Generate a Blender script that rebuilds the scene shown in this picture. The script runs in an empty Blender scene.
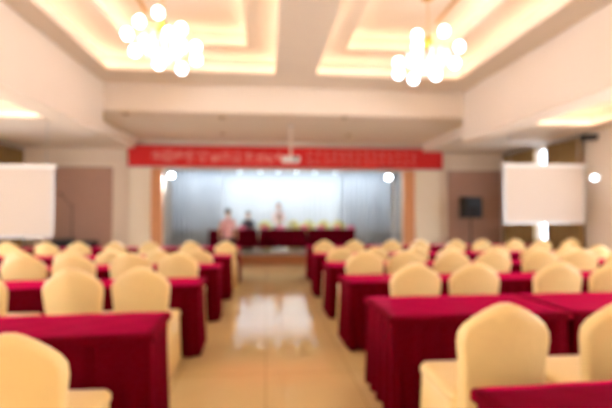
import bpy, bmesh, math, random
from mathutils import Vector, Matrix
S = bpy.context.scene
col = S.collection
PI = math.pi

# ---------------------------------------------------------------- camera
EYE = 1.5
cd = bpy.data.cameras.new('camera'); cam = bpy.data.objects.new('camera', cd); col.objects.link(cam)
cd.sensor_width = 36.0; cd.lens = 420.0/612*36
yaw = math.atan(40/420.0); pitch = math.atan(10/420.0)
cam.location = (0, 0, EYE)
cam.rotation_euler = (PI/2 + pitch, 0, -yaw)
cd.clip_start = 0.05
cd.dof.use_dof = True; cd.dof.focus_distance = 0.45; cd.dof.aperture_fstop = 3.1
S.camera = cam
# ---------------------------------------------------------------- world, exposure
w = bpy.data.worlds.new('daylight'); S.world = w; w.use_nodes = True
w.node_tree.nodes['Background'].inputs[0].default_value = (0.80, 0.88, 1.0, 1)
w.node_tree.nodes['Background'].inputs[1].default_value = 5.0
S.view_settings.view_transform = 'Standard'; S.view_settings.look = 'None'
S.view_settings.gamma = 1.0; S.view_settings.use_curve_mapping = False
S.view_settings.exposure = 0.64
COVE = 4.9        # strength of the warm strips in the ceiling coves
GLOBE = 7.0       # strength of the chandelier globes
STAGE_W = 26.0    # watts of each lamp over the stage

# fill lamps behind side windows made up beyond the frame (openings are built in the walls below)
FILL_WIN_L = [(-2.4, 0.0), (1.2, 3.6), (4.8, 7.2), (8.6, 9.6)]; FILL_WIN_R = [(-2.4, 0.0), (1.2, 3.6), (4.8, 7.2)]
FILL_WIN_Z = (0.8, 2.5)
FILL_WATTS = 57.0
for sg_, lst, xw in ((1, FILL_WIN_L, -7.0), (-1, FILL_WIN_R, 7.6)):
    for a_, b_ in lst:
        d_ = bpy.data.lights.new('window_daylight', 'AREA'); d_.shape = 'RECTANGLE'; d_.size = FILL_WIN_Z[1]-FILL_WIN_Z[0]-.1; d_.size_y = b_-a_-.1
        d_.energy = FILL_WATTS*(b_-a_)/2.4*(.55 if b_-a_ < 2 else 1); d_.color = (1.0, 0.95, 0.90)
        o_ = bpy.data.objects.new('window_daylight', d_); col.objects.link(o_)
        o_.location = (xw-.07*sg_, (a_+b_)/2, sum(FILL_WIN_Z)/2); o_.rotation_euler = (0, -sg_*PI/2, 0)

# ---------------------------------------------------------------- materials
def srgb(r, g, b):
    f = lambda c: ((c/255+0.055)/1.055)**2.4 if c/255 > 0.04045 else c/255/12.92
    return (f(r), f(g), f(b), 1)
def mat(name, c, rough=0.6, metal=0.0, var=0.06, scale=6.0, bump=0.0, bscale=40.0, emit=None, es=0.0, sheen=0.0, coat=0.0, spec=None, bdist=0.01, tint=None):
    m = bpy.data.materials.new(name); m.use_nodes = True
    nt = m.node_tree; b = nt.nodes['Principled BSDF']
    tc = nt.nodes.new('ShaderNodeTexCoord')
    if var > 0:
        n = nt.nodes.new('ShaderNodeTexNoise'); n.inputs['Scale'].default_value = scale; n.inputs['Detail'].default_value = 4
        nt.links.new(tc.outputs['Object'], n.inputs['Vector'])
        mx = nt.nodes.new('ShaderNodeMix'); mx.data_type = 'RGBA'
        mx.inputs[6].default_value = tuple(min(1, v*(1-var)) for v in c[:3])+(1,)
        mx.inputs[7].default_value = tuple(min(1, v*(1+var)) for v in c[:3])+(1,)
        nt.links.new(n.outputs['Fac'], mx.inputs[0]); nt.links.new(mx.outputs[2], b.inputs['Base Color'])
    else:
        b.inputs['Base Color'].default_value = c
    b.inputs['Roughness'].default_value = rough; b.inputs['Metallic'].default_value = metal
    if spec is not None: b.inputs['Specular IOR Level'].default_value = spec
    if sheen: b.inputs['Sheen Weight'].default_value = sheen; b.inputs['Sheen Roughness'].default_value = 0.3; b.inputs['Sheen Tint'].default_value = tint or (1, 1, 1, 1)
    if coat: b.inputs['Coat Weight'].default_value = coat; b.inputs['Coat Roughness'].default_value = 0.05
    if bump:
        n2 = nt.nodes.new('ShaderNodeTexNoise'); n2.inputs['Scale'].default_value = bscale; n2.inputs['Detail'].default_value = 3
        nt.links.new(tc.outputs['Object'], n2.inputs['Vector'])
        bp = nt.nodes.new('ShaderNodeBump'); bp.inputs['Strength'].default_value = bump; bp.inputs['Distance'].default_value = bdist
        nt.links.new(n2.outputs['Fac'], bp.inputs['Height']); nt.links.new(bp.outputs['Normal'], b.inputs['Normal'])
    if emit:
        b.inputs['Emission Color'].default_value = emit; b.inputs['Emission Strength'].default_value = es
    return m
M = {}
M['ceiling'] = mat('cream ceiling paint', srgb(243, 226, 210), 0.8, var=0.02, scale=2)
M['soffit'] = mat('beige soffit paint', srgb(238, 218, 200), 0.75, var=0.03, scale=2)
M['wall'] = mat('beige wall paint', srgb(245, 226, 206), 0.75, var=0.03, scale=2)
M['pilaster'] = mat('cream stone pilaster', srgb(255, 240, 220), 0.55, var=0.04, scale=4)
M['panel'] = mat('brown fabric wall panel', srgb(190, 150, 132), 0.85, var=0.08, scale=9, bump=0.2, bscale=120)
M['jamb'] = mat('orange wood jamb', srgb(226, 160, 112), 0.4, var=0.1, scale=8)
M['riser'] = mat('tan wood riser', srgb(168, 104, 62), 0.45, var=0.12, scale=7)
M['stagefloor'] = mat('pale stage boards', srgb(200, 178, 158), 0.4, var=0.06, scale=5)
M['black'] = mat('matt black', srgb(26, 24, 26), 0.6, var=0.1)
M['blackout'] = mat('dark stage masking', srgb(62, 66, 74), 0.9, var=0.1)
M['banner'] = mat('red banner cloth', srgb(222, 30, 32), 0.7, var=0.05, scale=3)
M['letter'] = mat('pale pink lettering', srgb(250, 196, 186), 0.7, var=0.03)
M['cover'] = mat('cream yellow satin chair cover', srgb(247, 215, 148), 0.42, var=0.05, scale=5, bump=0.5, bscale=7, sheen=0.3, bdist=0.02)
M['cloth'] = mat('crimson velvet table cloth', srgb(98, 0, 18), 0.7, var=0.12, scale=10, bump=0.3, bscale=30, sheen=0.72, spec=0.02, tint=(1, .0, .11, 1))
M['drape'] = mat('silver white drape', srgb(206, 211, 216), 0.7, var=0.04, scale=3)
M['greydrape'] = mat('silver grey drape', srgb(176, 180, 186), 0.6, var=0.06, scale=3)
M['olive'] = mat('olive gold curtain', srgb(154, 120, 72), 0.7, var=0.2, scale=6)
M['screen'] = mat('white screen fabric', srgb(206, 192, 180), 0.8, var=0.01)
M['brass'] = mat('brushed brass', srgb(214, 162, 70), 0.3, metal=0.85, var=0.05)
M['steel'] = mat('grey painted steel', srgb(190, 190, 192), 0.4, metal=0.4, var=0.05)
M['white'] = mat('white plastic', srgb(236, 234, 232), 0.4, var=0.02)
M['globe'] = mat('glowing white glass', (1, 1, 1, 1), 0.3, var=0, emit=(0.86, 0.94, 1.0, 1), es=GLOBE)
M['crystal'] = mat('pale self-lit crystal', srgb(226, 238, 248), 0.08, var=0.03, emit=(0.80, 0.91, 1.0, 1), es=0.6, coat=0.5)  # low emission stands in for lamplight caught in the drops
M['strip'] = mat('warm cove strip', (1, 0.8, 0.6, 1), 0.5, var=0, emit=(1.0, 0.80, 0.62, 1), es=COVE)
M['coollens'] = mat('cool white lens', (1, 1, 1, 1), 0.3, var=0, emit=(0.78, 0.90, 1.0, 1), es=22)
M['softlens'] = mat('soft white lens', (1, 1, 1, 1), 0.3, var=0, emit=(0.78, 0.90, 1.0, 1), es=6)
M['backlitcrimson'] = mat('crimson cloth with backlit shade', srgb(84, 0, 20), 0.75, var=0.1, scale=10, bump=0.3, bscale=30, sheen=0.25, spec=0.02, tint=(1, 0, .1, 1))  # darker colour paints in the shade of the backlit stage tables
M['batten'] = mat('cool fill tube', (1, 1, 1, 1), 0.4, var=0, emit=(0.80, 0.91, 1.0, 1), es=60)  # tube of the batten added as stage fill
M['lamp'] = mat('white wall lamp glass', (1, 1, 1, 1), 0.3, var=0, emit=(0.9, 0.95, 1.0, 1), es=6)
M['skin'] = mat('skin', srgb(214, 164, 136), 0.5, var=0.05)
M['hair'] = mat('black hair', srgb(30, 24, 24), 0.5, var=0.2)
M['pinkshirt'] = mat('pink checked shirt', srgb(214, 160, 160), 0.8, var=0.15, scale=30)
M['darkcloth'] = mat('dark grey clothing', srgb(84, 82, 92), 0.8, var=0.1)
M['whitecloth'] = mat('white and pink blouse', srgb(244, 232, 234), 0.8, var=0.1, scale=14)
M['trousers'] = mat('dark trousers', srgb(52, 50, 60), 0.8, var=0.1)
M['lips'] = mat('lips', srgb(176, 92, 86), 0.5, var=0)
M['pinkcard'] = mat('pink card', srgb(240, 120, 160), 0.6, var=0.02)
M['yellowcover'] = mat('yellow green chair cover', srgb(222, 216, 150), 0.5, var=0.05)
M['blue'] = mat('blue bottle label', srgb(90, 140, 220), 0.4, var=0.02)

def glass_mat():
    m = bpy.data.materials.new('window glass'); m.use_nodes = True
    b = m.node_tree.nodes['Principled BSDF']
    b.inputs['Transmission Weight'].default_value = 1.0; b.inputs['Roughness'].default_value = 0.0; b.inputs['IOR'].default_value = 1.02
    b.inputs['Base Color'].default_value = (0.95, 0.98, 1, 1)
    return m
M['glass'] = glass_mat()

def floor_mat():
    m = bpy.data.materials.new('polished tan marble tiles'); m.use_nodes = True
    nt = m.node_tree; b = nt.nodes['Principled BSDF']
    tc = nt.nodes.new('ShaderNodeTexCoord')
    br = nt.nodes.new('ShaderNodeTexBrick'); br.offset = 0.0
    br.inputs['Scale'].default_value = 1.0; br.inputs['Mortar Size'].default_value = 0.004
    br.inputs['Brick Width'].default_value = 0.8; br.inputs['Row Height'].default_value = 0.8
    br.inputs['Color1'].default_value = srgb(250, 222, 164); br.inputs['Color2'].default_value = srgb(247, 218, 158)
    br.inputs['Mortar'].default_value = srgb(206, 164, 116)
    nt.links.new(tc.outputs['Object'], br.inputs['Vector'])
    n = nt.nodes.new('ShaderNodeTexNoise'); n.inputs['Scale'].default_value = 1.8; n.inputs['Detail'].default_value = 6; n.inputs['Distortion'].default_value = 1.2
    nt.links.new(tc.outputs['Object'], n.inputs['Vector'])
    mx = nt.nodes.new('ShaderNodeMix'); mx.data_type = 'RGBA'; mx.blend_type = 'MULTIPLY'; mx.inputs[0].default_value = 0.12
    nt.links.new(br.outputs['Color'], mx.inputs[6]); nt.links.new(n.outputs['Fac'], mx.inputs[7])
    nt.links.new(mx.outputs[2], b.inputs['Base Color'])
    b.inputs['Roughness'].default_value = 0.08; b.inputs['Specular IOR Level'].default_value = 0.8; b.inputs['Coat Weight'].default_value = 0.3; b.inputs['Coat Roughness'].default_value = 0.05
    return m
M['floor'] = floor_mat()

# ---------------------------------------------------------------- mesh helpers
def box(bm, x0, y0, z0, x1, y1, z1):
    vs = [bm.verts.new(p) for p in ((x0,y0,z0),(x1,y0,z0),(x1,y1,z0),(x0,y1,z0),(x0,y0,z1),(x1,y0,z1),(x1,y1,z1),(x0,y1,z1))]
    for f in ((0,3,2,1),(4,5,6,7),(0,1,5,4),(1,2,6,5),(2,3,7,6),(3,0,4,7)):
        bm.faces.new([vs[i] for i in f])
def lathe(bm, prof, n=16, c=(0,0,0), axis='Z'):
    rings = []
    for r, z in prof:
        ring = []
        for i in range(n):
            a = 2*PI*i/n; x, y = r*math.cos(a), r*math.sin(a)
            p = (x, y, z) if axis == 'Z' else (x, z, y)
            ring.append(bm.verts.new((c[0]+p[0], c[1]+p[1], c[2]+p[2])))
        rings.append(ring)
    for a, b in zip(rings, rings[1:]):
        for i in range(n): bm.faces.new((a[i], a[(i+1)%n], b[(i+1)%n], b[i]))
    bm.faces.new(rings[0][::-1]); bm.faces.new(rings[-1])
def tube(bm, a, b, r, n=8):
    a, b = Vector(a), Vector(b); d = (b-a).normalized()
    u = d.orthogonal().normalized(); v = d.cross(u)
    ra = [bm.verts.new(a+(u*math.cos(2*PI*i/n)+v*math.sin(2*PI*i/n))*r) for i in range(n)]
    rb = [bm.verts.new(b+(u*math.cos(2*PI*i/n)+v*math.sin(2*PI*i/n))*r) for i in range(n)]
    for i in range(n): bm.faces.new((ra[i], ra[(i+1)%n], rb[(i+1)%n], rb[i]))
    bm.faces.new(ra[::-1]); bm.faces.new(rb)
def ball(bm, c, r, sz=1.0, n=16):
    bmesh.ops.create_uvsphere(bm, u_segments=n, v_segments=n//2+2, radius=r, matrix=Matrix.Translation(c) @ Matrix.Diagonal((1,1,sz,1)))
def link(name, bm, m, parent=None, smooth=False, bevel=0):
    bmesh.ops.recalc_face_normals(bm, faces=bm.faces)
    me = bpy.data.meshes.new(name); bm.to_mesh(me); bm.free()
    me.materials.append(m)
    if smooth:
        for p in me.polygons: p.use_smooth = True
    o = bpy.data.objects.new(name, me); col.objects.link(o)
    if parent: o.parent = parent
    if bevel:
        b = o.modifiers.new('bevel', 'BEVEL'); b.width = bevel; b.segments = 2; b.limit_method = 'ANGLE'
    return o
def struct(name, bm, m, bevel=0):
    o = link(name, bm, m, bevel=bevel); o['kind'] = 'structure'; return o
def tag(o, label, cat, group=None):
    o['label'] = label; o['category'] = cat
    if group: o['group'] = group
    return o
def thing(name, label, cat, loc=(0,0,0), rz=0.0, group=None):
    o = bpy.data.objects.new(name, None); col.objects.link(o)
    o.empty_display_size = 0.2
    o.location = loc; o.rotation_euler = (0, 0, rz)
    return tag(o, label, cat, group)
def dup(root, loc, rz, label, group=None, scale=None):
    r = root.copy(); col.objects.link(r); r.location = loc; r.rotation_euler = (0, 0, rz)
    r['label'] = label
    if group: r['group'] = group
    for ch in list(root.children):
        c = ch.copy(); col.objects.link(c); c.parent = r
        for g in list(ch.children):
            d = g.copy(); col.objects.link(d); d.parent = c
    return r
def B(): return bmesh.new()
def slab(xs, ys, holes, z0, z1, bm):
    xs = sorted(set(xs+[v for h in holes for v in h[:2]])); ys = sorted(set(ys+[v for h in holes for v in h[2:]]))
    for i in range(len(xs)-1):
        for j in range(len(ys)-1):
            cx, cy = (xs[i]+xs[i+1])/2, (ys[j]+ys[j+1])/2
            if any(h[0] < cx < h[1] and h[2] < cy < h[3] for h in holes): continue
            box(bm, xs[i], ys[j], z0, xs[i+1], ys[j+1], z1)

# ---------------------------------------------------------------- room shell
XL, XR, Y0, Y1 = -6.9, 7.5, -3.5, 12.6
ZC, ZS, ZF = 4.2, 3.4, 3.66          # main ceiling, side ceilings, low ceiling before the stage
BL0, BL1, BR0, BR1 = -3.8, -3.33, 4.37, 4.82
OX0, OX1, OZ = -3.0, 4.2, 2.82      # stage opening
bm = B(); box(bm, XL-.2, Y0-.2, -.12, XR+.2, Y1, 0); struct('floor', bm, M['floor'])
bm = B(); box(bm, XL-.2, Y0-.2, 5.1, XR+.2, 16.6, 5.2); struct('ceiling_roof', bm, M['ceiling'])
def side_wall(nm, x0, x1, holes):
    bm = B(); ys = sorted([Y0, Y1+.2]+[v for h in holes for v in h[:2]])
    for a, b in zip(ys, ys[1:]):
        h = [q for q in holes if q[0] == a and q[1] == b]
        if h: box(bm, x0, a, 0, x1, b, h[0][2]); box(bm, x0, a, h[0][3], x1, b, 5.1)
        else: box(bm, x0, a, 0, x1, b, 5.1)
    struct(nm, bm, M['wall'])
side_wall('wall_left', XL-.2, XL, [h+FILL_WIN_Z for h in FILL_WIN_L])
WY0, WY1, WZ0, WZ1 = 10.25, 11.05, 0.75, 3.3
side_wall('wall_right', XR, XR+.2, [h+FILL_WIN_Z for h in FILL_WIN_R]+[(WY0, WY1, WZ0, WZ1)])
bm = B(); box(bm, XR+.09, WY0, WZ0, XR+.11, WY1, WZ1); win = struct('window_1', bm, M['glass'])
bm = B()
for a in (WY0+.025, WY1-.025): box(bm, XR+.06, a-.024, WZ0, XR+.14, a+.024, WZ1)
for a in (WZ0+.025, WZ1-.025, 2.0): box(bm, XR+.06, WY0+.05, a-.024, XR+.14, WY1-.05, a+.024)
link('window_frame', bm, M['white'], win)
k_ = 2
for lst, x in ((FILL_WIN_L, XL-.02), (FILL_WIN_R, XR+.02)):  # unseen windows added as sources for the fill lamps
    for a, b in lst:
        bm = B(); box(bm, x-.005, a, FILL_WIN_Z[0], x+.005, b, FILL_WIN_Z[1]); wn = struct('window_%d' % k_, bm, M['glass']); k_ += 1
        bm = B()
        for y in (a+.03, (a+b)/2, b-.03): box(bm, x-.02, y-.03, FILL_WIN_Z[0], x+.02, y+.03, FILL_WIN_Z[1])
        link('window_frame', bm, M['white'], wn)
bm = B(); box(bm, XL-.2, Y0-.2, 0, XR+.2, Y0, 5.1); struct('wall_front', bm, M['wall'])
bm = B()
box(bm, XL, Y1, 0, OX0, Y1+.2, 5.1); box(bm, OX1, Y1, 0, XR, Y1+.2, 5.1); box(bm, OX0, Y1, OZ, OX1, Y1+.2, 5.1)
struct('wall_back', bm, M['wall'])
# pilasters and jambs round the stage opening, brown panels
n = 0
def trim(bm, m, bevel=0):
    global n; n += 1
    return struct('trim_%d' % n, bm, m, bevel)
for x0, x1 in ((-3.93, -3.32), (4.55, 5.35)):
    bm = B(); box(bm, x0, Y1-.12, 0, x1, Y1, 3.5)
    for k in (.1, .9): xx = x0+(x1-x0)*k; box(bm, xx-.015, Y1-.135, .15, xx+.015, Y1-.12, 2.8)
    trim(bm, M['pilaster'], .01)
for x0, x1 in ((-3.32, -3.0), (4.2, 4.55)):
    bm = B(); box(bm, x0, Y1-.07, 0, x1, Y1, OZ+.02); box(bm, x0+.05, Y1-.085, 0, x0+.09, Y1-.07, OZ); box(bm, x1-.09, Y1-.085, 0, x1-.05, Y1-.07, OZ)
    trim(bm, M['jamb'], .005)
for x0, x1 in ((-6.3, -4.41), (5.62, 7.36)):
    bm = B(); box(bm, x0, Y1-.03, .12, x1, Y1, 2.86)
    trim(bm, M['panel'], .004)
for x0, x1 in ((-6.38, -4.33), (5.54, 7.44)):
    bm = B(); box(bm, x0, Y1-.05, 2.87, x1, Y1, 2.93)
    trim(bm, M['pilaster'], .004)
for nm, a in (('baseboard_left', (XL, Y0, 0, XL+.02, 10.8, .12)), ('baseboard_right', (XR-.02, Y0, 0, XR, 9.1, .12)), ('baseboard_back_left', (XL, Y1-.02, 0, -3.95, Y1, .12)), ('baseboard_back_right', (5.37, Y1-.02, 0, XR-.02, Y1, .12))):
    bm = B(); box(bm, *a); struct(nm, bm, M['riser'])

# coffered ceilings
strips = []
def coffer(x0, x1, y0, y1, z, two=True, bm=None):
    """recess above an opening in a slab of thickness .06: wider than the opening so that its lip hides the strip"""
    o, h = .16, .27
    X0, X1, YA, YB = x0-o, x1+o, y0-o, y1+o
    zt = z+.06
    for a in ((X0-.03, YA-.03, zt, X0, YB+.03, zt+h), (X1, YA-.03, zt, X1+.03, YB+.03, zt+h), (X0, YA-.03, zt, X1, YA, zt+h), (X0, YB, zt, X1, YB+.03, zt+h)):
        box(bm, *a)
    s = B()
    for a in ((X0+.02, YA+.02, zt+.005, X0+.05, YB-.02, zt+.03), (X1-.05, YA+.02, zt+.005, X1-.02, YB-.02, zt+.03), (X0+.05, YA+.02, zt+.005, X1-.05, YA+.05, zt+.03), (X0+.05, YB-.05, zt+.005, X1-.05, YB-.02, zt+.03)):
        box(s, *a)
    strips.append((s, (x0+x1)/2, y1, z, two))
    if two:
        i = .5
        slab([X0, X1], [YA, YB], [(x0+i, x1-i, y0+i, y1-i)], zt+h, zt+h+.04, bm)
        coffer(x0+i, x1-i, y0+i, y1-i, zt+h-.02, False, bm)
    else:
        box(bm, X0-.03, YA-.03, zt+h, X1+.03, YB+.03, zt+h+.03)
cofL = (-2.96, 0.16, 3.9, 8.1); cofR = (0.96, 3.85, 3.9, 8.06)
backL = (-2.96, 0.16, -2.6, 2.6); backR = (0.96, 3.85, -2.6, 2.6)  # unseen coffers, their strips added for fill light
bm = B(); slab([BL0, BR1], [Y0, 9.05], [cofL, cofR, backL, backR], ZC, ZC+.06, bm)
for c in (cofL, cofR, backL, backR): coffer(*c, ZC, True, bm)
struct('ceiling', bm, M['ceiling'])
sideL = (-6.3, -4.35, 3.0, 8.75); sideR = (5.0, 7.0, 3.0, 8.45)
bm = B(); slab([XL, BL0], [Y0, Y1], [sideL], ZS, ZS+.06, bm); coffer(*sideL, ZS, False, bm)
struct('ceiling_left', bm, M['ceiling'])
bm = B(); slab([BR1, XR], [Y0, Y1], [sideR], ZS, ZS+.06, bm); coffer(*sideR, ZS, False, bm)
struct('ceiling_right', bm, M['ceiling'])
bm = B(); box(bm, BL0, 9.07, ZF, BR1, Y1, ZF+.06); struct('ceiling_soffit', bm, M['soffit'])
for a in ((BL0, Y0, 3.15, BL1, 8.95, ZC), (BR0, Y0, 3.12, BR1, 8.95, ZC)):
    bm = B(); box(bm, *a); trim(bm, M['ceiling'], .006)
bm = B(); box(bm, BL0, 8.95, ZF-.02, BR1, 9.07, ZC); trim(bm, M['ceiling'])
for a in ((BL0-.0, 9.07, ZS, BL0+.04, Y1, ZF), (BR1-.04, 9.07, ZS, BR1, Y1, ZF)):
    bm = B(); box(bm, *a); trim(bm, M['ceiling'])
cn = {(-1.4, True): 'outer ledge of the left ceiling coffer'}
for s, cx, cy, z, two in strips:
    front = cy > 3; side = cx < -4 or cx > 4.5
    if side: lb = 'warm hidden light strip in the cove above the %s side aisle' % ('left' if cx < 0 else 'right')
    else: lb = 'warm light strip on the %s ledge of the %s coffer %s' % ('lower' if two else 'upper', 'left' if cx < 0 else 'right', 'around the chandelier' if front else 'added behind the camera for fill light')
    tag(link('cove_light', s, M['strip']), lb, 'light strip', 'warm strips in the ceiling coves')
# gold line mouldings in the upper recess of each coffer
for x, y0_, y1_ in ((-1.95, 4.6, 7.0), (2.9, 4.6, 6.9)):
    bm = B(); box(bm, x-.025, y0_, 4.775, x+.025, y1_, 4.79); trim(bm, M['brass'])

# stage: floor, riser, walls, ceiling
bm = B(); box(bm, OX0, 12.5, 0.0, OX1, 12.6, .28); box(bm, OX0, 12.49, .1, OX1, 12.5, .13)
trim(bm, M['riser'], .004)
bm = B(); box(bm, OX0, 12.48, .28, OX1, 12.8, .30); box(bm, -4.4, 12.8, .2, 5.6, 16.4, .30); struct('floor_stage', bm, M['stagefloor'])
bm = B(); box(bm, -4.5, 16.4, 0, 5.7, 16.6, 5.1); struct('wall_stage_back', bm, M['blackout'])
bm = B(); box(bm, -4.6, 12.8, 0, -4.4, 16.4, 5.1); struct('wall_stage_left', bm, M['blackout'])
bm = B(); box(bm, 5.6, 12.8, 0, 5.8, 16.4, 5.1); struct('wall_stage_right', bm, M['blackout'])
bm = B(); box(bm, -4.4, 12.8, 3.35, 5.6, 16.4, 3.4); struct('ceiling_stage', bm, M['blackout'])

# ---------------------------------------------------------------- drapes
def drape_bm(p0, p1, z0, z1, pitch=.16, amp=.045, seed=0, gather=0.0):
    """folded cloth hanging between two floor points"""
    rnd = random.Random(seed); bm = B()
    p0, p1 = Vector(p0), Vector(p1); L = (p1-p0).length; d = (p1-p0)/L; nn = Vector((-d.y, d.x))
    N = max(8, int(L/pitch*8)); ph = [rnd.uniform(-.5, .5) for _ in range(60)]
    cols = []
    for i in range(N+1):
        t = i/N*L; k = t/pitch; a = amp*(math.sin(2*PI*k+.8*math.sin(k*.7+seed))*(1+.3*math.sin(k*1.3)))
        c = []
        for q in range(5):
            z = z1+(z0-z1)*q/4; am = a*(.7+.3*q/4)
            p = p0+d*t+nn*am
            c.append(bm.verts.new((p.x, p.y, z)))
        cols.append(c)
    for a, b in zip(cols, cols[1:]):
        for q in range(4): bm.faces.new((a[q], b[q], b[q+1], a[q+1]))
    return bm
def drape(name, label, cat, p0, p1, z0, z1, m, **k):
    g = k.pop('group', None)
    o = link(name, drape_bm(p0, p1, z0, z1, **k), m, smooth=True)
    s = o.modifiers.new('thick', 'SOLIDIFY'); s.thickness = .006
    return tag(o, label, cat, g)
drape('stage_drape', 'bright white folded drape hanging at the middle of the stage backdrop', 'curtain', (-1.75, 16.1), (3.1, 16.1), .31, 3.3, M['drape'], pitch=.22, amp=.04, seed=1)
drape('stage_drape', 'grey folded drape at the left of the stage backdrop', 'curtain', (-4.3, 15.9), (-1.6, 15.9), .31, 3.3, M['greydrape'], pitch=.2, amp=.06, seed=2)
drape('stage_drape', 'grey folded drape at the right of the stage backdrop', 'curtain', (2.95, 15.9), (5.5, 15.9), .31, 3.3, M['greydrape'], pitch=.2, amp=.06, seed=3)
drape('stage_leg_drape', 'narrow white drape beside the left edge of the stage opening', 'curtain', (-3.25, 13.2), (-2.9, 13.25), .31, 3.3, M['drape'], pitch=.1, amp=.03, seed=4)
drape('stage_leg_drape', 'narrow white drape beside the right edge of the stage opening', 'curtain', (4.02, 13.25), (4.2, 13.2), .31, 3.3, M['drape'], pitch=.1, amp=.03, seed=5)
drape('stage_border', 'dark border cloth along the top of the stage opening', 'curtain', (-4.3, 13.4), (5.5, 13.4), 2.93, 3.3, M['blackout'], pitch=.3, amp=.03, seed=6)
# side wall curtains
drape('window_curtain', 'olive gold curtain on the right wall between the window slit and the stage wall', 'curtain', (XR-.12, 12.5), (XR-.12, 10.86), .04, 3.32, M['olive'], pitch=.24, amp=.07, seed=7)
drape('window_curtain', 'olive gold curtain on the right wall nearer than the window slit', 'curtain', (XR-.12, 10.5), (XR-.12, 9.2), .04, 3.32, M['olive'], pitch=.24, amp=.07, seed=8)
drape('window_curtain', 'dark olive curtain on the left wall behind the left screen', 'curtain', (XL+.12, 10.9), (XL+.12, 12.5), .04, 3.3, M['olive'], pitch=.2, amp=.05, seed=9)
for x, a, b, s in ((XR-.12, 9.15, 12.55, 'right'), (XL+.12, 10.85, 12.55, 'left')):
    bm = B(); tube(bm, (x, a, 3.36), (x, b, 3.36), .018); 
    for y in (a+.1, (a+b)/2, b-.1): box(bm, min(x, x+.12*(1 if x > 0 else -1)), y-.01, 3.35, max(x, x+.12*(1 if x > 0 else -1)), y+.01, 3.37)
    tag(link('curtain_rail', bm, M['steel']), 'grey curtain rail along the top of the %s wall' % s, 'rail')

# ---------------------------------------------------------------- banner with stroke lettering
bt = thing('hanging_banner', 'long red banner with pale lettering above the stage opening', 'banner', (0.73, 12.42, 2.86))
bm = B(); box(bm, -4.67, 0, 0, 4.67, .012, .64); link('banner_cloth', bm, M['banner'], bt)
bm = B()
for z in (0.0, .64): tube(bm, (-4.7, .006, z), (4.7, .006, z), .015)
link('rod', bm, M['steel'], bt)
rnd = random.Random(5)
def glyph(bm, x, z, s, kind):
    y0, y1, t = -.006, -.001, s*.055
    H = lambda a, b, zz: box(bm, x+a*s, y0, z+zz*s-t/2, x+b*s, y1, z+zz*s+t/2)
    V = lambda xx, a, b: box(bm, x+xx*s-t/2, y0, z+a*s, x+xx*s+t/2, y1, z+b*s)
    if kind == 0: H(.1, .9, .75); H(.1, .9, .35); V(.1, .35, .75); V(.9, .35, .75); V(.5, 0, 1)
    elif kind == 1: H(.05, .95, .97); H(.05, .95, .03); V(.05, 0, 1); V(.95, 0, 1); H(.25, .75, .75); H(.25, .75, .5); H(.22, .78, .25); V(.5, .25, .75)
    else:
        for zz in rnd.sample((.05, .25, .45, .65, .85), 3): a = rnd.uniform(0, .3); H(a, rnd.uniform(.7, 1), zz)
        for xx in rnd.sample((.12, .3, .5, .7, .88), 2): a = rnd.uniform(0, .35); V(xx, a, rnd.uniform(.65, 1))
for k in range(12):
    bm = B(); glyph(bm, -4.02+k*.325, .16, .31, k if k < 2 else 2); link('letter', bm, M['letter'], bt)
for r in range(2):
    for k in range(14):
        bm = B(); glyph(bm, .5+k*.245, .35-.21*r, .15, 2); link('letter', bm, M['letter'], bt)

# ---------------------------------------------------------------- chandeliers
def chandelier(label, x, y, zc, zt, pts):
    t = thing('chandelier', label, 'chandelier', (x, y, zc), 0, 'globe chandeliers in the coffers')
    h = zt-zc
    bm = B(); lathe(bm, [(.02, h), (.09, h), (.10, h-.02), (.05, h-.05), (.012, h-.06)][::-1]); link('canopy', bm, M['brass'], t, True)
    bm = B(); tube(bm, (0, 0, .2), (0, 0, h-.05), .008); link('rod', bm, M['brass'], t)
    bm = B(); lathe(bm, [(.02, .12), (.06, .15), (.075, .22), (.05, .3), (.02, .36)]); link('hub', bm, M['brass'], t, True)
    bm = B()
    for r, zz, k in ((.30, -.02, 14), (.2, -.1, 10), (.1, -.17, 6)):
        for i in range(k):
            a = 2*PI*i/k; c = (r*math.cos(a), r*math.sin(a), zz)
            lathe(bm, [(.004, -.09), (.03, 0), (.03, .05), (.004, .09)], 6, c)
    link('crystal_drops', bm, M['crystal'], t)
    for dx, dy, dz in pts:
        bm = B(); tube(bm, (0, 0, .2), (dx*.6, dy*.6, dz+.02), .007); tube(bm, (dx*.6, dy*.6, dz+.02), (dx, dy, dz+.05), .007)
        arm = link('arm', bm, M['brass'], t)
        bm = B(); ball(bm, (dx, dy, dz), .07, 1.15); link('globe', bm, M['globe'], arm, True)
    return t
def ring(l, cx, cz):
    out = []
    for x, z in l:
        dx, dz = x-cx, z-cz
        dy = math.sqrt(max(0, .5**2-dx*dx))*(-1 if dz > 0 else 1)
        out.append((dx, dy*.3, dz))
    return out
chandelier('chandelier of white glowing globes in the left coffer', -1.47, 6.1, 3.92, 4.79, ring([(-1.5,4.3),(-1.76,4.18),(-1.95,4.03),(-1.88,3.84),(-1.56,3.69),(-1.23,3.62),(-1.01,3.74),(-1.02,3.92),(-1.19,4.1),(-1.36,4.02)], -1.47, 3.92))
chandelier('chandelier of white glowing globes in the right coffer', 2.44, 6.1, 3.86, 4.79, ring([(2.22,4.14),(2.63,4.22),(2.91,4.03),(2.89,3.82),(2.0,3.80),(2.0,3.63),(2.26,3.58),(2.62,3.65),(2.22,3.98)], 2.44, 3.86))

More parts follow.
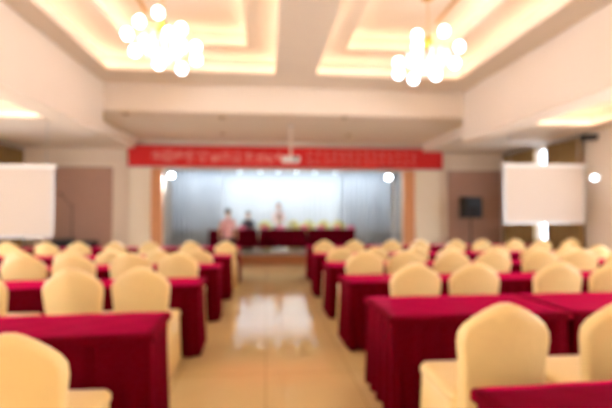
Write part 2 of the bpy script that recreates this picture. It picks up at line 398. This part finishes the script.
# ---------------------------------------------------------------- stage lamps
def lamp_obj(name, kind, loc, tgt, energy, color, parent=None, size=.1, spot=1.9):
    d = bpy.data.lights.new(name, kind); d.energy = energy; d.color = color
    if kind == 'SPOT': d.spot_size = spot; d.spot_blend = 1.0; d.shadow_soft_size = size
    if kind == 'AREA': d.size = size
    o = bpy.data.objects.new(name, d); col.objects.link(o); o.location = loc
    o.rotation_euler = (Vector(tgt)-Vector(loc)).to_track_quat('-Z', 'Y').to_euler()
    if parent:
        o.parent = parent
    return o
def spotlight(label, x, y, z, aim, group, watts, r=.09):
    t = thing('stage_spotlight', label, 'spotlight', (x, y, z), 0, group)
    a = Vector(aim).normalized(); q = a.to_track_quat('-Z', 'Y').to_matrix().to_4x4()
    bm = B(); lathe(bm, [(r*.6, .2), (r*.8, .12), (r*1.1, .0)]); bmesh.ops.transform(bm, matrix=q, verts=bm.verts); link('housing', bm, M['black'], t, True)
    bm = B(); lathe(bm, [(r, -.012), (r, -.002)]); bmesh.ops.transform(bm, matrix=q, verts=bm.verts); link('lens', bm, M['coollens'] if r > .06 else M['softlens'], t)
    bm = B(); tube(bm, (0, 0, .1), (0, 0, 3.35-z), .012); link('bracket', bm, M['black'], t)
    lamp_obj('lamp', 'SPOT', Vector(aim).normalized()*.03, Vector(aim)*3, watts, (.84, .93, 1.0), t, .08)
    return t
spotlight('bright cool spotlight at the top left corner of the stage opening', -2.84, 12.95, 2.66, (.3, -1, -.8), 'corner spotlights', 300, .08)
spotlight('bright cool spotlight at the top right corner of the stage opening', 3.86, 12.95, 2.66, (-.3, -1, -.8), 'corner spotlights', 300, .08)
where = ['leftmost', 'second from the left', 'third from the left', 'third from the right', 'second from the right', 'rightmost']
for k, x in enumerate((-.9, -.2, .42, 1.05, 1.7, 2.4)):
    spotlight('small cool spotlight over the stage, %s in the row of six' % where[k], x, 14.5, 2.96, (0, -.1, -1), 'row of spotlights over the stage', STAGE_W, .045)

for y, z in ((14.9, 3.2),):  # unseen batten added to brighten the stage drapes
    t = thing('stage_fill_batten', 'long cool fill batten added under the stage ceiling', 'light', (.6, y, z))
    bm = B(); box(bm, -4.2, -.06, .02, 4.2, .06, .06)
    box(bm, -4.2, -.12, -.13, 4.2, -.10, .06); box(bm, -4.2, -.10, .045, 4.2, -.06, .06)
    for x in (-3.5, 0, 3.5): box(bm, x-.01, -.01, .06, x+.01, .01, 3.348-z)
    link('housing', bm, M['black'], t)
    bm = B(); box(bm, -4.15, -.04, 0, 4.15, .04, .02); link('tube', bm, M['batten'], t)

# ---------------------------------------------------------------- projector
t = thing('ceiling_projector', 'white projector hanging on a pole from the low ceiling before the stage', 'projector', (.6, 10.2, 2.76))
bm = B(); box(bm, -.21, -.16, 0, .21, .16, .13); link('housing', bm, M['white'], t, bevel=.02)
bm = B(); lathe(bm, [(.045, -.19), (.045, -.15)], 16, (.1, 0, .065), 'Y'); link('lens', bm, M['black'], t)
bm = B(); tube(bm, (0, 0, .13), (0, 0, ZF-2.76-.01), .028, 12); link('pole', bm, M['wall'], t, True)
bm = B(); lathe(bm, [(.08, ZF-2.775), (.08, ZF-2.76)]); link('ceiling_plate', bm, M['steel'], t)

# recessed downlights, unlit
for lb, x, y in (('nearer left', -.98, 9.45), ('nearer right', 1.74, 9.2), ('farther left', -1.16, 11.4), ('farther right', 2.25, 11.3), ('outermost left', -3.0, 9.3)):
    t = thing('recessed_downlight', 'small unlit downlight in the low ceiling, %s one' % lb, 'downlight', (x, y, ZF), 0, 'unlit downlights in the low ceiling')
    bm = B(); lathe(bm, [(.05, -.015), (.085, -.01), (.09, 0)]); link('rim', bm, M['brass'], t)
    bm = B(); lathe(bm, [(.05, -.02), (.05, -.0155)]); link('lens', bm, M['blackout'], t)

# ---------------------------------------------------------------- projection screens
def screen(label, x0, x1, y, z0, z1):
    t = thing('projection_screen', label, 'projection screen', ((x0+x1)/2, y, z0))
    hw, h = (x1-x0)/2, z1-z0
    bm = B(); box(bm, -hw+.035, 0, .035, hw-.035, .006, h); link('screen_surface', bm, M['screen'], t)
    bm = B()
    box(bm, -hw, -.002, .0, -hw+.035, .008, h); box(bm, hw-.035, -.002, .0, hw, .008, h); box(bm, -hw+.035, -.002, 0, hw-.035, .008, .035)
    link('border', bm, M['steel'], t)
    bm = B(); box(bm, -hw-.04, -.035, h, hw+.04, .045, h+.07); link('roller_housing', bm, M['white'], t, bevel=.01)
    for s in (-1, 1):
        bm = B(); tube(bm, (s*(hw-.15), .005, h+.07), (s*(hw-.15), .005, ZS-z0+(.33 if y < 8.44 else 0)), .006)
        link('hanging_rod', bm, M['steel'], t)
screen('white hanging projection screen at the left before the dark panel', -5.8, -4.28, 8.95, 1.02, 2.43)
screen('white hanging projection screen at the right before the olive curtain', 5.1, 6.98, 8.6, 1.29, 2.52)

# ---------------------------------------------------------------- right wall lamp, high fixture
t = thing('wall_lamp', 'round white glowing lamp on the right wall', 'wall lamp', (XR, 8.85, 2.32))
bm = B(); tube(bm, (-.05, 0, 0), (0, 0, 0), .09, 20); link('back_plate', bm, M['steel'], t)
bm = B(); ball(bm, (-.09, 0, 0), .06); link('globe', bm, M['lamp'], t, True)
t = thing('wall_spotlight', 'small black fixture mounted high on the right wall', 'fixture', (XR, 8.85, 3.24))
bm = B(); box(bm, -.34, -.11, -.07, -.06, .11, .06); link('housing', bm, M['black'], t, bevel=.02)
bm = B(); box(bm, -.06, -.03, -.03, 0, .03, .03); link('bracket', bm, M['steel'], t)

# ---------------------------------------------------------------- loudspeaker on stand
t = thing('speaker_stand', 'black tripod stand under the loudspeaker by the right brown panel', 'stand', (6.1, 12.05, 0))
bm = B(); tube(bm, (0, 0, .5), (0, 0, 1.38), .018); tube(bm, (0, 0, .25), (0, 0, .9), .026); link('pole', bm, M['black'], t)
for k in range(3):
    a = 2*PI*k/3+.5; bm = B(); tube(bm, (0, 0, .7), (.38*math.cos(a), .38*math.sin(a), .015), .013); link('leg', bm, M['black'], t)
t = thing('loudspeaker', 'black loudspeaker on a tripod stand before the right brown panel', 'loudspeaker', (6.1, 12.05, 1.38))
bm = B(); box(bm, -.27, -.2, 0, .27, .2, .63); link('cabinet', bm, M['black'], t, bevel=.03)
bm = B(); box(bm, -.24, -.212, .04, .24, -.2, .59); link('grille', bm, M['blackout'], t, bevel=.005)
bm = B(); tube(bm, (0, -.22, .2), (0, -.21, .2), .16, 24); link('woofer', bm, M['black'], t)
# cases and a thin stand by the left panel
for k, (x0, x1, h, lb) in enumerate(((-5.85, -5.35, .80, 'taller black equipment case on the floor below the left brown panel'), (-5.25, -4.75, .76, 'lower black equipment case on the floor below the left brown panel'))):
    t = thing('equipment_case', lb, 'case', ((x0+x1)/2, 12.2, 0), 0, 'black cases by the left panel')
    bm = B(); box(bm, x0-(x0+x1)/2, -.25, .03, x1-(x0+x1)/2, .25, h*.75); link('body', bm, M['black'], t, bevel=.01)
    bm = B(); box(bm, x0-(x0+x1)/2, -.25, h*.75+.005, x1-(x0+x1)/2, .25, h); link('lid', bm, M['black'], t, bevel=.01)
    for sx in (-.2, .2):
        for sy in (-.2, .2):
            bm = B(); box(bm, sx-.03, sy-.03, 0, sx+.03, sy+.03, .03); link('foot', bm, M['steel'], t)
t = thing('microphone_stand', 'thin dark microphone stand before the left brown panel', 'stand', (-5.15, 11.75, 0))
bm = B(); lathe(bm, [(.14, 0), (.14, .02), (.02, .04)]); link('base', bm, M['black'], t)
bm = B(); tube(bm, (0, 0, .03), (0, 0, 1.75), .012); link('pole', bm, M['black'], t)
bm = B(); tube(bm, (0, 0, 1.7), (-.22, -.1, 2.0), .009); tube(bm, (-.22, -.1, 2.0), (-.26, -.12, 2.06), .025); link('boom', bm, M['black'], t)

# ---------------------------------------------------------------- skirted tables
TL, TD, TH = 1.40, .60, .75
def outline(w, d, r=.03, step=.02):
    pts = []
    def seg(a, b):
        L = math.dist(a, b); k = max(1, int(L/step))
        for i in range(k): pts.append((a[0]+(b[0]-a[0])*i/k, a[1]+(b[1]-a[1])*i/k))
    c = [(-w, -d), (w, -d), (w, d), (-w, d)]
    for i in range(4): seg(c[i], c[(i+1) % 4])
    return pts
def make_table(label, cat, L=TL, D=TD, H=TH, z0=.015, group=None, m=M['cloth'], seed=0):
    t = thing('skirted_table', label, cat, (0, 0, 0), 0, group)
    # cover: flat top with a short overhang
    rnd = random.Random(seed)
    bm = B(); w, d = L/2, D/2
    NX, NY = 28, 12
    g = [[bm.verts.new((-w+2*w*i/NX, -d+2*d*j/NY, H+.002*math.sin(i*.9+seed)*math.cos(j*1.1))) for j in range(NY+1)] for i in range(NX+1)]
    for i in range(NX):
        for j in range(NY): bm.faces.new((g[i][j], g[i+1][j], g[i+1][j+1], g[i][j+1]))
    rim = [g[i][0] for i in range(NX)]+[g[NX][j] for j in range(NY)]+[g[i][NY] for i in range(NX, 0, -1)]+[g[0][j] for j in range(NY, 0, -1)]
    prev = rim
    for q, (off, dz) in enumerate(((.006, -.012), (.008, -.05))):
        cur = [bm.verts.new((v.co.x+math.copysign(off, v.co.x)*(abs(v.co.x) > w-.001), v.co.y+math.copysign(off, v.co.y)*(abs(v.co.y) > d-.001), H+dz)) for v in rim]
        for i in range(len(rim)): bm.faces.new((prev[i], prev[(i+1) % len(rim)], cur[(i+1) % len(rim)], cur[i]))
        prev = cur
    link('table_cover', bm, m, t, True)
    # skirt: soft vertical folds to the floor
    bm = B(); P = outline(w-.004, d-.004); n_ = len(P); rows = []
    for q in range(6):
        f = q/5; z = H-.03+(z0-(H-.03))*f; ring_ = []
        for i, (x, y) in enumerate(P):
            s = i*.02
            a = (.004+.016*f)*(math.sin(2*PI*s/.14+1.2*math.sin(s*2.1+seed)))+.012*f
            L_ = math.hypot(x, y)
            nx = (1 if x > 0 else -1)*(abs(abs(x)-(w-.004)) < 1e-3); ny = (1 if y > 0 else -1)*(abs(abs(y)-(d-.004)) < 1e-3)
            ring_.append(bm.verts.new((x+nx*(a-.008), y+ny*(a-.008), z)))
        rows.append(ring_)
    for a, b in zip(rows, rows[1:]):
        for i in range(n_): bm.faces.new((a[i], a[(i+1) % n_], b[(i+1) % n_], b[i]))
    link('table_skirt', bm, m, t, True)
    return t
table0 = make_table('table', 'table')

# ---------------------------------------------------------------- covered banquet chairs (origin at floor centre, facing +y)
def back_bm():
    half = [(.02, .235), (.25, .222), (.45, .212), (.62, .216), (.72, .226), (.79, .234), (.84, .229), (.88, .203), (.915, .160), (.95, .105), (.975, .055), (.985, .022)]
    pts = [(w_, z) for z, w_ in half] + [(-w_, z) for z, w_ in half[::-1]]
    def lean(z): return -.235-.11*max(0, z-.4)**1.1
    layers = [(-.045, .90), (-.036, .97), (-.02, 1.0), (.02, 1.0), (.034, .97), (.04, .90)]
    bm = B(); rings = []
    for y, s in layers:
        r = []
        for x, z in pts:
            zz = .5+(z-.5)*(s+.6*(1-s)) if z > .5 else z
            r.append(bm.verts.new((x*s, y+lean(z)-.02*(1-(x/.24)**2), zz)))
        rings.append(r)
    n_ = len(pts)
    for a, b in zip(rings, rings[1:]):
        for i in range(n_): bm.faces.new((a[i], a[(i+1) % n_], b[(i+1) % n_], b[i]))
    h = len(half)
    for r, flip in ((rings[0], 0), (rings[-1], 1)):
        # centre column keeps the face smoothly arched
        mid = [bm.verts.new((0, (r[i].co.y+r[n_-1-i].co.y)/2-(.012 if not flip else -.004), r[i].co.z)) for i in range(h)]
        for i in range(h-1):
            bm.faces.new((r[i], r[i+1], mid[i+1], mid[i])); bm.faces.new((mid[i], mid[i+1], r[n_-2-i], r[n_-1-i]))
        bm.faces.new((r[h-1], r[h], mid[h-1]))
    return bm
def rr(w_, d_, r, k=5):
    out = []
    for cx, cy, a0 in ((w_-r, d_-r, 0), (-w_+r, d_-r, 90), (-w_+r, -d_+r, 180), (w_-r, -d_+r, 270)):
        for i in range(k+1):
            a = math.radians(a0+90*i/k); out.append((cx+r*math.cos(a), cy+r*math.sin(a)))
    return out
def loft(bm, rows):
    rs = [[bm.verts.new(p) for p in r] for r in rows]; n_ = len(rs[0])
    for a, b in zip(rs, rs[1:]):
        for i in range(n_): bm.faces.new((a[i], a[(i+1) % n_], b[(i+1) % n_], b[i]))
    bm.faces.new(rs[0][::-1]); bm.faces.new(rs[-1])
def make_chair(label, m, group=None):
    t = thing('banquet_chair', label, 'chair', (0, 0, 0), 0, group)
    link('backrest', back_bm(), m, t, True)
    yc = .035
    bm = B(); loft(bm, [[(x, y+yc, z) for x, y in rr(w_, d_, r)] for w_, d_, r, z in ((.225, .235, .06, .44), (.238, .246, .065, .46), (.238, .246, .065, .487), (.226, .236, .06, .506), (.19, .2, .05, .515), (.1, .1, .04, .519))])
    link('seat', bm, m, t, True)
    bm = B(); rows = []
    for f, z in ((0, .455), (.3, .3), (.65, .15), (1, .015)):
        rows.append([(x*(1+.0*f)+.012*f*math.sin(i*2.1)*(1 if abs(x) > .1 else 0)+(.012*f if x > 0 else -.012*f), y+yc+.012*f*math.cos(i*1.7)*(1 if y > 0 else 0), z) for i, (x, y) in enumerate(rr(.23, .235, .06, 7))])
    loft(bm, rows); link('chair_skirt', bm, m, t, True)
    return t
chair0 = make_chair('chair', M['cover'])

# rows: far edge of the table row, tilt
random.seed(11)
ordn = ['first', 'second', 'third', 'fourth', 'fifth', 'sixth', 'seventh', 'eighth', 'ninth', 'tenth']
def seen(x, y, z, m=.12):
    v = cam_inv @ Vector((x, y, z)); 
    if v.z > -.3: return False
    px, py = 306+420*v.x/-v.z, 204-420*v.y/-v.z
    return -612*m < px < 612*(1+m) and py < 408*(1+m*2)
cam_inv = (Matrix.Translation(cam.location) @ cam.rotation_euler.to_matrix().to_4x4()).inverted()
used = {'t': False, 'c': False}
def put_table(x, y, rz, label, group):
    if not used['t']:
        used['t'] = True; table0.location = (x, y, 0); table0.rotation_euler.z = rz; table0['label'] = label; table0['group'] = group; return table0
    return dup(table0, (x, y, 0), rz, label, group)
def put_chair(x, y, rz, label, group):
    if not used['c']:
        used['c'] = True; chair0.location = (x, y, 0); chair0.rotation_euler.z = rz; chair0['label'] = label; chair0['group'] = group; return chair0
    return dup(chair0, (x, y, 0), rz, label, group)
rowname = ['nearest the camera', 'second from the camera', 'third from the camera', 'fourth from the camera', 'fifth from the camera', 'nearest the stage']
# side, row index, far edge D, tilt, start X at the aisle, chair X list (None = regular), chair centre D
rows = {
 'right': [(1.75, .04, .90, [], 0), (3.74, .015, .90, [1.245, 1.96], 2.43), (5.14, .01, .90, [1.42, 2.0, 2.86, 3.46, 4.3, 4.9], 4.21), (6.56, .0, .90, [1.25, 1.82, 2.42, 2.98, 3.66, 4.22, 4.85], 5.61), (8.12, .0, .88, [1.22, 1.8, 2.5, 3.1, 3.95, 4.6, 5.2, 5.8], 7.17), (9.95, .0, .95, [1.22, 1.85, 2.65, 3.25, 4.05, 4.65, 5.4, 6.0, 6.7], 8.98)],
 'left': [(3.40, .04, -.72, [-1.10], 2.27), (5.10, .03, -.70, [-1.10, -1.64, -2.42], 4.12), (6.54, .02, -.66, [-1.06, -1.62, -2.28, -2.84], 5.57), (8.0, .0, -.62, [-1.05, -1.65, -2.4, -3.0, -3.7, -4.3], 7.04), (9.9, .0, -.58, [-.82, -1.5, -2.3, -2.95, -3.65, -4.25, -4.95, -5.5], 8.93)],
}
def nth(k, N):
    if N == 1: return 'only one in view'
    return 'next to the aisle' if k == 0 else ('farthest from the aisle' if k == N-1 else '%s from the aisle' % ordn[k])
for side, rl in rows.items():
    sg = 1 if side == 'right' else -1
    for r, (far, tilt, xs, chairs, cy) in enumerate(rl):
        nm = rowname[r] if side == 'right' else ['nearest the camera', 'second from the camera', 'third from the camera', 'fourth from the camera', 'nearest the stage'][r]
        tx = []
        for k in range(5):
            c = abs(xs)+TL/2+k*(TL+.03)
            if c+TL/2 > 6.75: break
            X = sg*c; Y = far-TD/2+(X-xs)*math.tan(tilt)
            if seen(X-sg*TL/2, Y+TD/2, TH, .0) or seen(X-sg*TL/2, Y-TD/2, TH, .0) or seen(X, Y, TH, 0) or k == 0:
                tx.append((X, Y))
        for k, (X, Y) in enumerate(tx):
            big = (r == 1 and side == 'right') or (r == 0 and side == 'left')
            tb = put_table(X, Y-(.08 if big else 0), math.atan(math.tan(tilt)), 'crimson draped table, %s in the %s row %s' % (nth(k, len(tx)), side, nm), 'crimson tables %s of the aisle' % side)
            if big: tb.scale = (1, 1.27 if side == 'right' else 1.06, 1)
        vis = [x for x in chairs if seen(x, cy-.3, .95, .05)]
        for k, x in enumerate(vis):
            ch_ = put_chair(x, cy+random.uniform(-.03, .01), random.uniform(-.05, .05), 'cream covered chair, %s, %s row %s' % (nth(k, len(vis)), side, nm if r or side == 'left' else nm), 'cream chairs %s of the aisle' % side)
            if cy < 2.6: ch_.scale = (1.05 if side == 'right' else 1.0,)*3
            if cy > 7: ch_.scale = (.95, 1, .97)

# ---------------------------------------------------------------- stage tables, chairs behind, cards
dt = make_table('backlit-shaded crimson draped table on the stage, left of three', 'table', 1.49, .5, .72, .17, 'backlit-shaded crimson tables on the stage', m=M['backlitcrimson'], seed=3)
dt.location = (-1.0, 13.25, .3)
bm = B()
for sx in (-.68, .68):
    for sy in (-.2, .2):
        bm = B(); box(bm, sx-.015, sy-.015, 0, sx+.015, sy+.015, .7); link('leg', bm, M['steel'], dt)
dup(dt, (.53, 13.25, .3), 0, 'backlit-shaded crimson draped table on the stage, middle of three')
dup(dt, (2.06, 13.25, .3), 0, 'backlit-shaded crimson draped table on the stage, right of three')
sx = [-1.35, -.02, .93, 1.45, 1.98, 2.5]
sc = make_chair('pale yellow covered chair behind the stage table, leftmost', M['yellowcover'], 'yellow chairs behind the stage table')
sc.location = (sx[0], 14.1, .3); sc.rotation_euler.z = PI
for k, x in enumerate(sx[1:]):
    dup(sc, (x, 14.1, .3), PI, 'pale yellow covered chair behind the stage table, %s' % ['second from the left', 'third from the left', 'third from the right', 'second from the right', 'rightmost'][k])
cards = [-1.25, -.75, -.05, .45, 1.2, 1.72, 2.25, 2.68]
for k, x in enumerate(cards):
    bm = B()
    a = [bm.verts.new(p) for p in ((-.11, -.05, 0), (.11, -.05, 0), (.11, 0, .1), (-.11, 0, .1), (-.11, .05, 0), (.11, .05, 0))]
    bm.faces.new((a[0], a[1], a[2], a[3])); bm.faces.new((a[3], a[2], a[5], a[4]))
    o = link('name_card', bm, M['pinkcard']); o.location = (x, 13.15, 1.0245)
    s = o.modifiers.new('t', 'SOLIDIFY'); s.thickness = .003
    tag(o, 'folded pink card on the stage table, %s' % ['leftmost', 'second from the left', 'third from the left', 'fourth from the left', 'fourth from the right', 'third from the right', 'second from the right', 'rightmost'][k], 'card', 'pink cards on the stage tables')
t = thing('water_bottle', 'small bottle with blue label standing on the middle of the stage table', 'bottle', (.75, 13.2, 1.022))
bm = B(); lathe(bm, [(.03, 0), (.032, .02), (.032, .15), (.014, .19), (.014, .2)]); link('bottle_body', bm, M['white'], t, True)
bm = B(); lathe(bm, [(.0335, .05), (.0335, .12)]); link('bottle_label', bm, M['blue'], t, True)
bm = B(); lathe(bm, [(.016, .2), (.016, .22)]); link('cap', bm, M['blue'], t, True)

# ---------------------------------------------------------------- people
def skin_mesh(name, chains, m, parent=None, sub=2):
    """chains: list of (list of (point, radius), parent_index or None) joined where a chain's first point names an index"""
    me = bpy.data.meshes.new(name); vs, es, rs, roots = [], [], [], []
    for pts, start in chains:
        prev = start
        if start is None: roots.append(len(vs))
        for p, r in pts:
            vs.append(p); rs.append(r); i = len(vs)-1
            if prev is not None: es.append((prev, i))
            prev = i
    b_ = bmesh.new(); lay = b_.verts.layers.skin.verify(); bv = []
    for i, (p, q) in enumerate(zip(vs, rs)):
        v = b_.verts.new(p); v[lay].radius = q if isinstance(q, tuple) else (q, q); v[lay].use_root = i in roots; bv.append(v)
    for i, j in es: b_.edges.new((bv[i], bv[j]))
    b_.to_mesh(me); b_.free(); me.materials.append(m)
    o = bpy.data.objects.new(name, me); col.objects.link(o)
    md = o.modifiers.new('skin', 'SKIN'); md.use_smooth_shade = True
    s = o.modifiers.new('sub', 'SUBSURF'); s.levels = sub; s.render_levels = sub
    if parent: o.parent = parent
    return o
def person(label, loc, rz, shirt, legs, seated=False, arms='down', hair_long=False, scale=1.0, sleeve=.3):
    t = thing('person', label, 'person', loc, rz)
    t.scale = (scale,)*3
    if seated:
        hip = .59; kn = [(.1, .42, .57), (.1, .45, .08)]
    else:
        hip = .90; kn = [(.095, .01, .48), (.10, -.02, .08)]
    dz = hip-.90
    Z = lambda z: z+dz
    pel = ((0, 0, Z(.93)), (.15, .11))
    V = [([pel, ((0, 0, Z(1.10)), (.125, .095)), ((0, .01, Z(1.26)), (.15, .11)), ((0, 0, Z(1.38)), (.13, .09)), ((0, 0, Z(1.45)), (.055, .055)), ((0, .012, Z(1.52)), (.058, .06)), ((0, .03, Z(1.60)), (.084, .095)), ((0, .02, Z(1.67)), (.084, .098)), ((0, .01, Z(1.72)), (.05, .06))], None)]
    cnt = 9; hands = []
    for s in (-1, 1):
        if arms == 'down': A = [((s*.17, 0, Z(1.37)), .055), ((s*.24, -.02, Z(1.12)), .042), ((s*.26, .08, Z(.90)), .030)]
        elif arms == 'table': A = [((s*.17, 0, Z(1.37)), .055), ((s*.23, .06, Z(1.13)), .042), ((s*.16, .30, Z(1.09)), .030)]
        else: A = [((s*.17, 0, Z(1.37)), .055), ((s*.25, .02, Z(1.14)), .042), ((s*.15, .27, Z(1.18)), .030)]
        V.append((A, 3)); i = cnt+2; cnt += 3
        w_ = Vector(A[2][0]); d = (w_-Vector(A[1][0])).normalized()
        palm = w_+d*.07; V.append(([(tuple(palm), (.038, .018))], i)); cnt += 1
        hands.append((s, palm, d))
    for s in (-1, 1):
        L = [((s*.095, 0, Z(.86)), .085)] + ([((s*kn[0][0], kn[0][1], kn[0][2]), .058), ((s*kn[1][0], kn[1][1], kn[1][2]), .038)])
        V.append((L, 0)); i = cnt+2; cnt += 3
        fy = kn[1][1]
        V.append(([((s*.105, fy+.06, .045), (.04, .035)), ((s*.11, fy+.16, .03), (.038, .022))], i)); cnt += 2
    for s, palm, d in hands:
        side = d.cross(Vector((0, 0, 1))).normalized() if abs(d.z) < .9 else Vector((0, 1, 0))
        side = Vector((0, 1, 0)) if abs(d.y) < .5 else Vector((1, 0, 0))
        for k, Lf in enumerate((.065, .075, .07, .055)):
            b0 = palm+d*.0+side*(.012*(k-1.5)); b1 = palm+d*(.045)+side*(.017*(k-1.5)); b2 = b1+d*Lf*.5; b3 = b2+(d+Vector((0, 0, -.5))).normalized()*Lf*.45
            V.append(([(tuple(b0), .009), (tuple(b1), .009), (tuple(b2), .008), (tuple(b3), .0065)], None))
        th = palm-d*.03; q = side*(-s if abs(d.y) > .5 else 1)
        V.append(([(tuple(th), .010), (tuple(th+q*.04+d*.02), .010), (tuple(th+q*.055+d*.06), .008)], None))
    body = skin_mesh('body', V, M['skin'], t)
    # clothes follow the same joints, a little wider
    sh = [([((0, 0, Z(.82)), (.195, .155)), ((0, 0, Z(.95)), (.185, .145)), ((0, 0, Z(1.10)), (.15, .118)), ((0, .01, Z(1.26)), (.17, .13)), ((0, 0, Z(1.38)), (.15, .11)), ((0, 0, Z(1.45)), (.085, .08)), ((0, .005, Z(1.49)), (.068, .068))], None)]
    for s in (-1, 1):
        i = [v for v in V if v[1] == 3][0 if s < 0 else 1][0]
        e = Vector(i[0][0]).lerp(Vector(i[1][0]), .9) if sleeve < .5 else Vector(i[1][0]).lerp(Vector(i[2][0]), .9)
        P = [(i[0][0], .068)] + ([(i[1][0], .056)] if sleeve >= .5 else []) + [(tuple(e), .055 if sleeve < .5 else .042)]
        sh.append((P, 4))
    skin_mesh('shirt', sh, shirt, t)
    tr = [([((0, 0, Z(.97)), (.155, .12))], None)]
    for s in (-1, 1):
        tr.append(([((s*.095, 0, Z(.85)), .098), ((s*kn[0][0], kn[0][1], kn[0][2]), .072), ((s*kn[1][0], kn[1][1], kn[1][2]+.02), .055)], 0))
    skin_mesh('trousers', tr, legs, t)
    for s in (-1, 1):
        bm = B(); loft(bm, [[(x+s*.107, y+kn[1][1]+.07, z) for x, y in rr(a, b, .03)] for a, b, z in ((.046, .135, 0.002), (.048, .138, .03), (.04, .12, .07), (.035, .05, .09))]); link('shoe', bm, M['black'], t, True)
    # hair cap
    bm = B(); bmesh.ops.create_uvsphere(bm, u_segments=20, v_segments=14, radius=1, matrix=Matrix.Translation((0, -.005, Z(1.675))) @ Matrix.Diagonal((.092, .11, .1, 1)))
    for v in list(bm.verts):
        if v.co.y > .055 and v.co.z < Z(1.70): v.co.y = .055; v.co.x *= .9
        if v.co.z < Z(1.62) and not hair_long: v.co.z = Z(1.62)
    if hair_long:
        for v in bm.verts:
            if v.co.z < Z(1.66) and v.co.y < .03: v.co.z -= .16*min(1, (Z(1.66)-v.co.z)/.05); v.co.y = v.co.y*.7-.02
    link('hair', bm, M['hair'], t, True)
    # face
    for s in (-1, 1):
        bm = B(); ball(bm, (s*.03, .098, Z(1.645)), .011, 1, 10); link('eye', bm, M['white'], t, True)
        bm = B(); ball(bm, (s*.03, .1065, Z(1.645)), .005, 1, 8); link('pupil', bm, M['black'], t, True)
        bm = B(); ball(bm, (s*.079, .02, Z(1.635)), .02, 1.4, 10); link('ear', bm, M['skin'], t, True)
        bm = B(); tube(bm, (s*.015, .106, Z(1.668)), (s*.045, .098, Z(1.670)), .004); link('eyebrow', bm, M['hair'], t)
    bm = B(); lathe(bm, [(.016, 0), (.010, .03), (.004, .045)], 8, (0, .11, Z(1.605))); link('nose', bm, M['skin'], t, True)
    bm = B(); tube(bm, (-.022, .104, Z(1.578)), (.022, .104, Z(1.578)), .006); link('mouth', bm, M['lips'], t, True)
    return t
person('person in pink checked shirt standing on the floor before the stage, back to the seats', (-1.08, 12.15, 0), 0, M['pinkshirt'], M['trousers'], arms='down', scale=.935)
person('seated person in dark grey clothing behind the left stage table', (-.59, 14.05, .3), PI, M['darkcloth'], M['trousers'], seated=True, arms='table', scale=.88, sleeve=.9)
sc2 = dup(sc, (-.59, 14.22, .3), PI, 'pale yellow covered chair with the seated person in dark clothing')
person('person in white and pink blouse standing behind the middle stage table', (.43, 14.35, .3), PI, M['whitecloth'], M['darkcloth'], arms='table', hair_long=True, scale=.9)
bpy.data.objects  # end
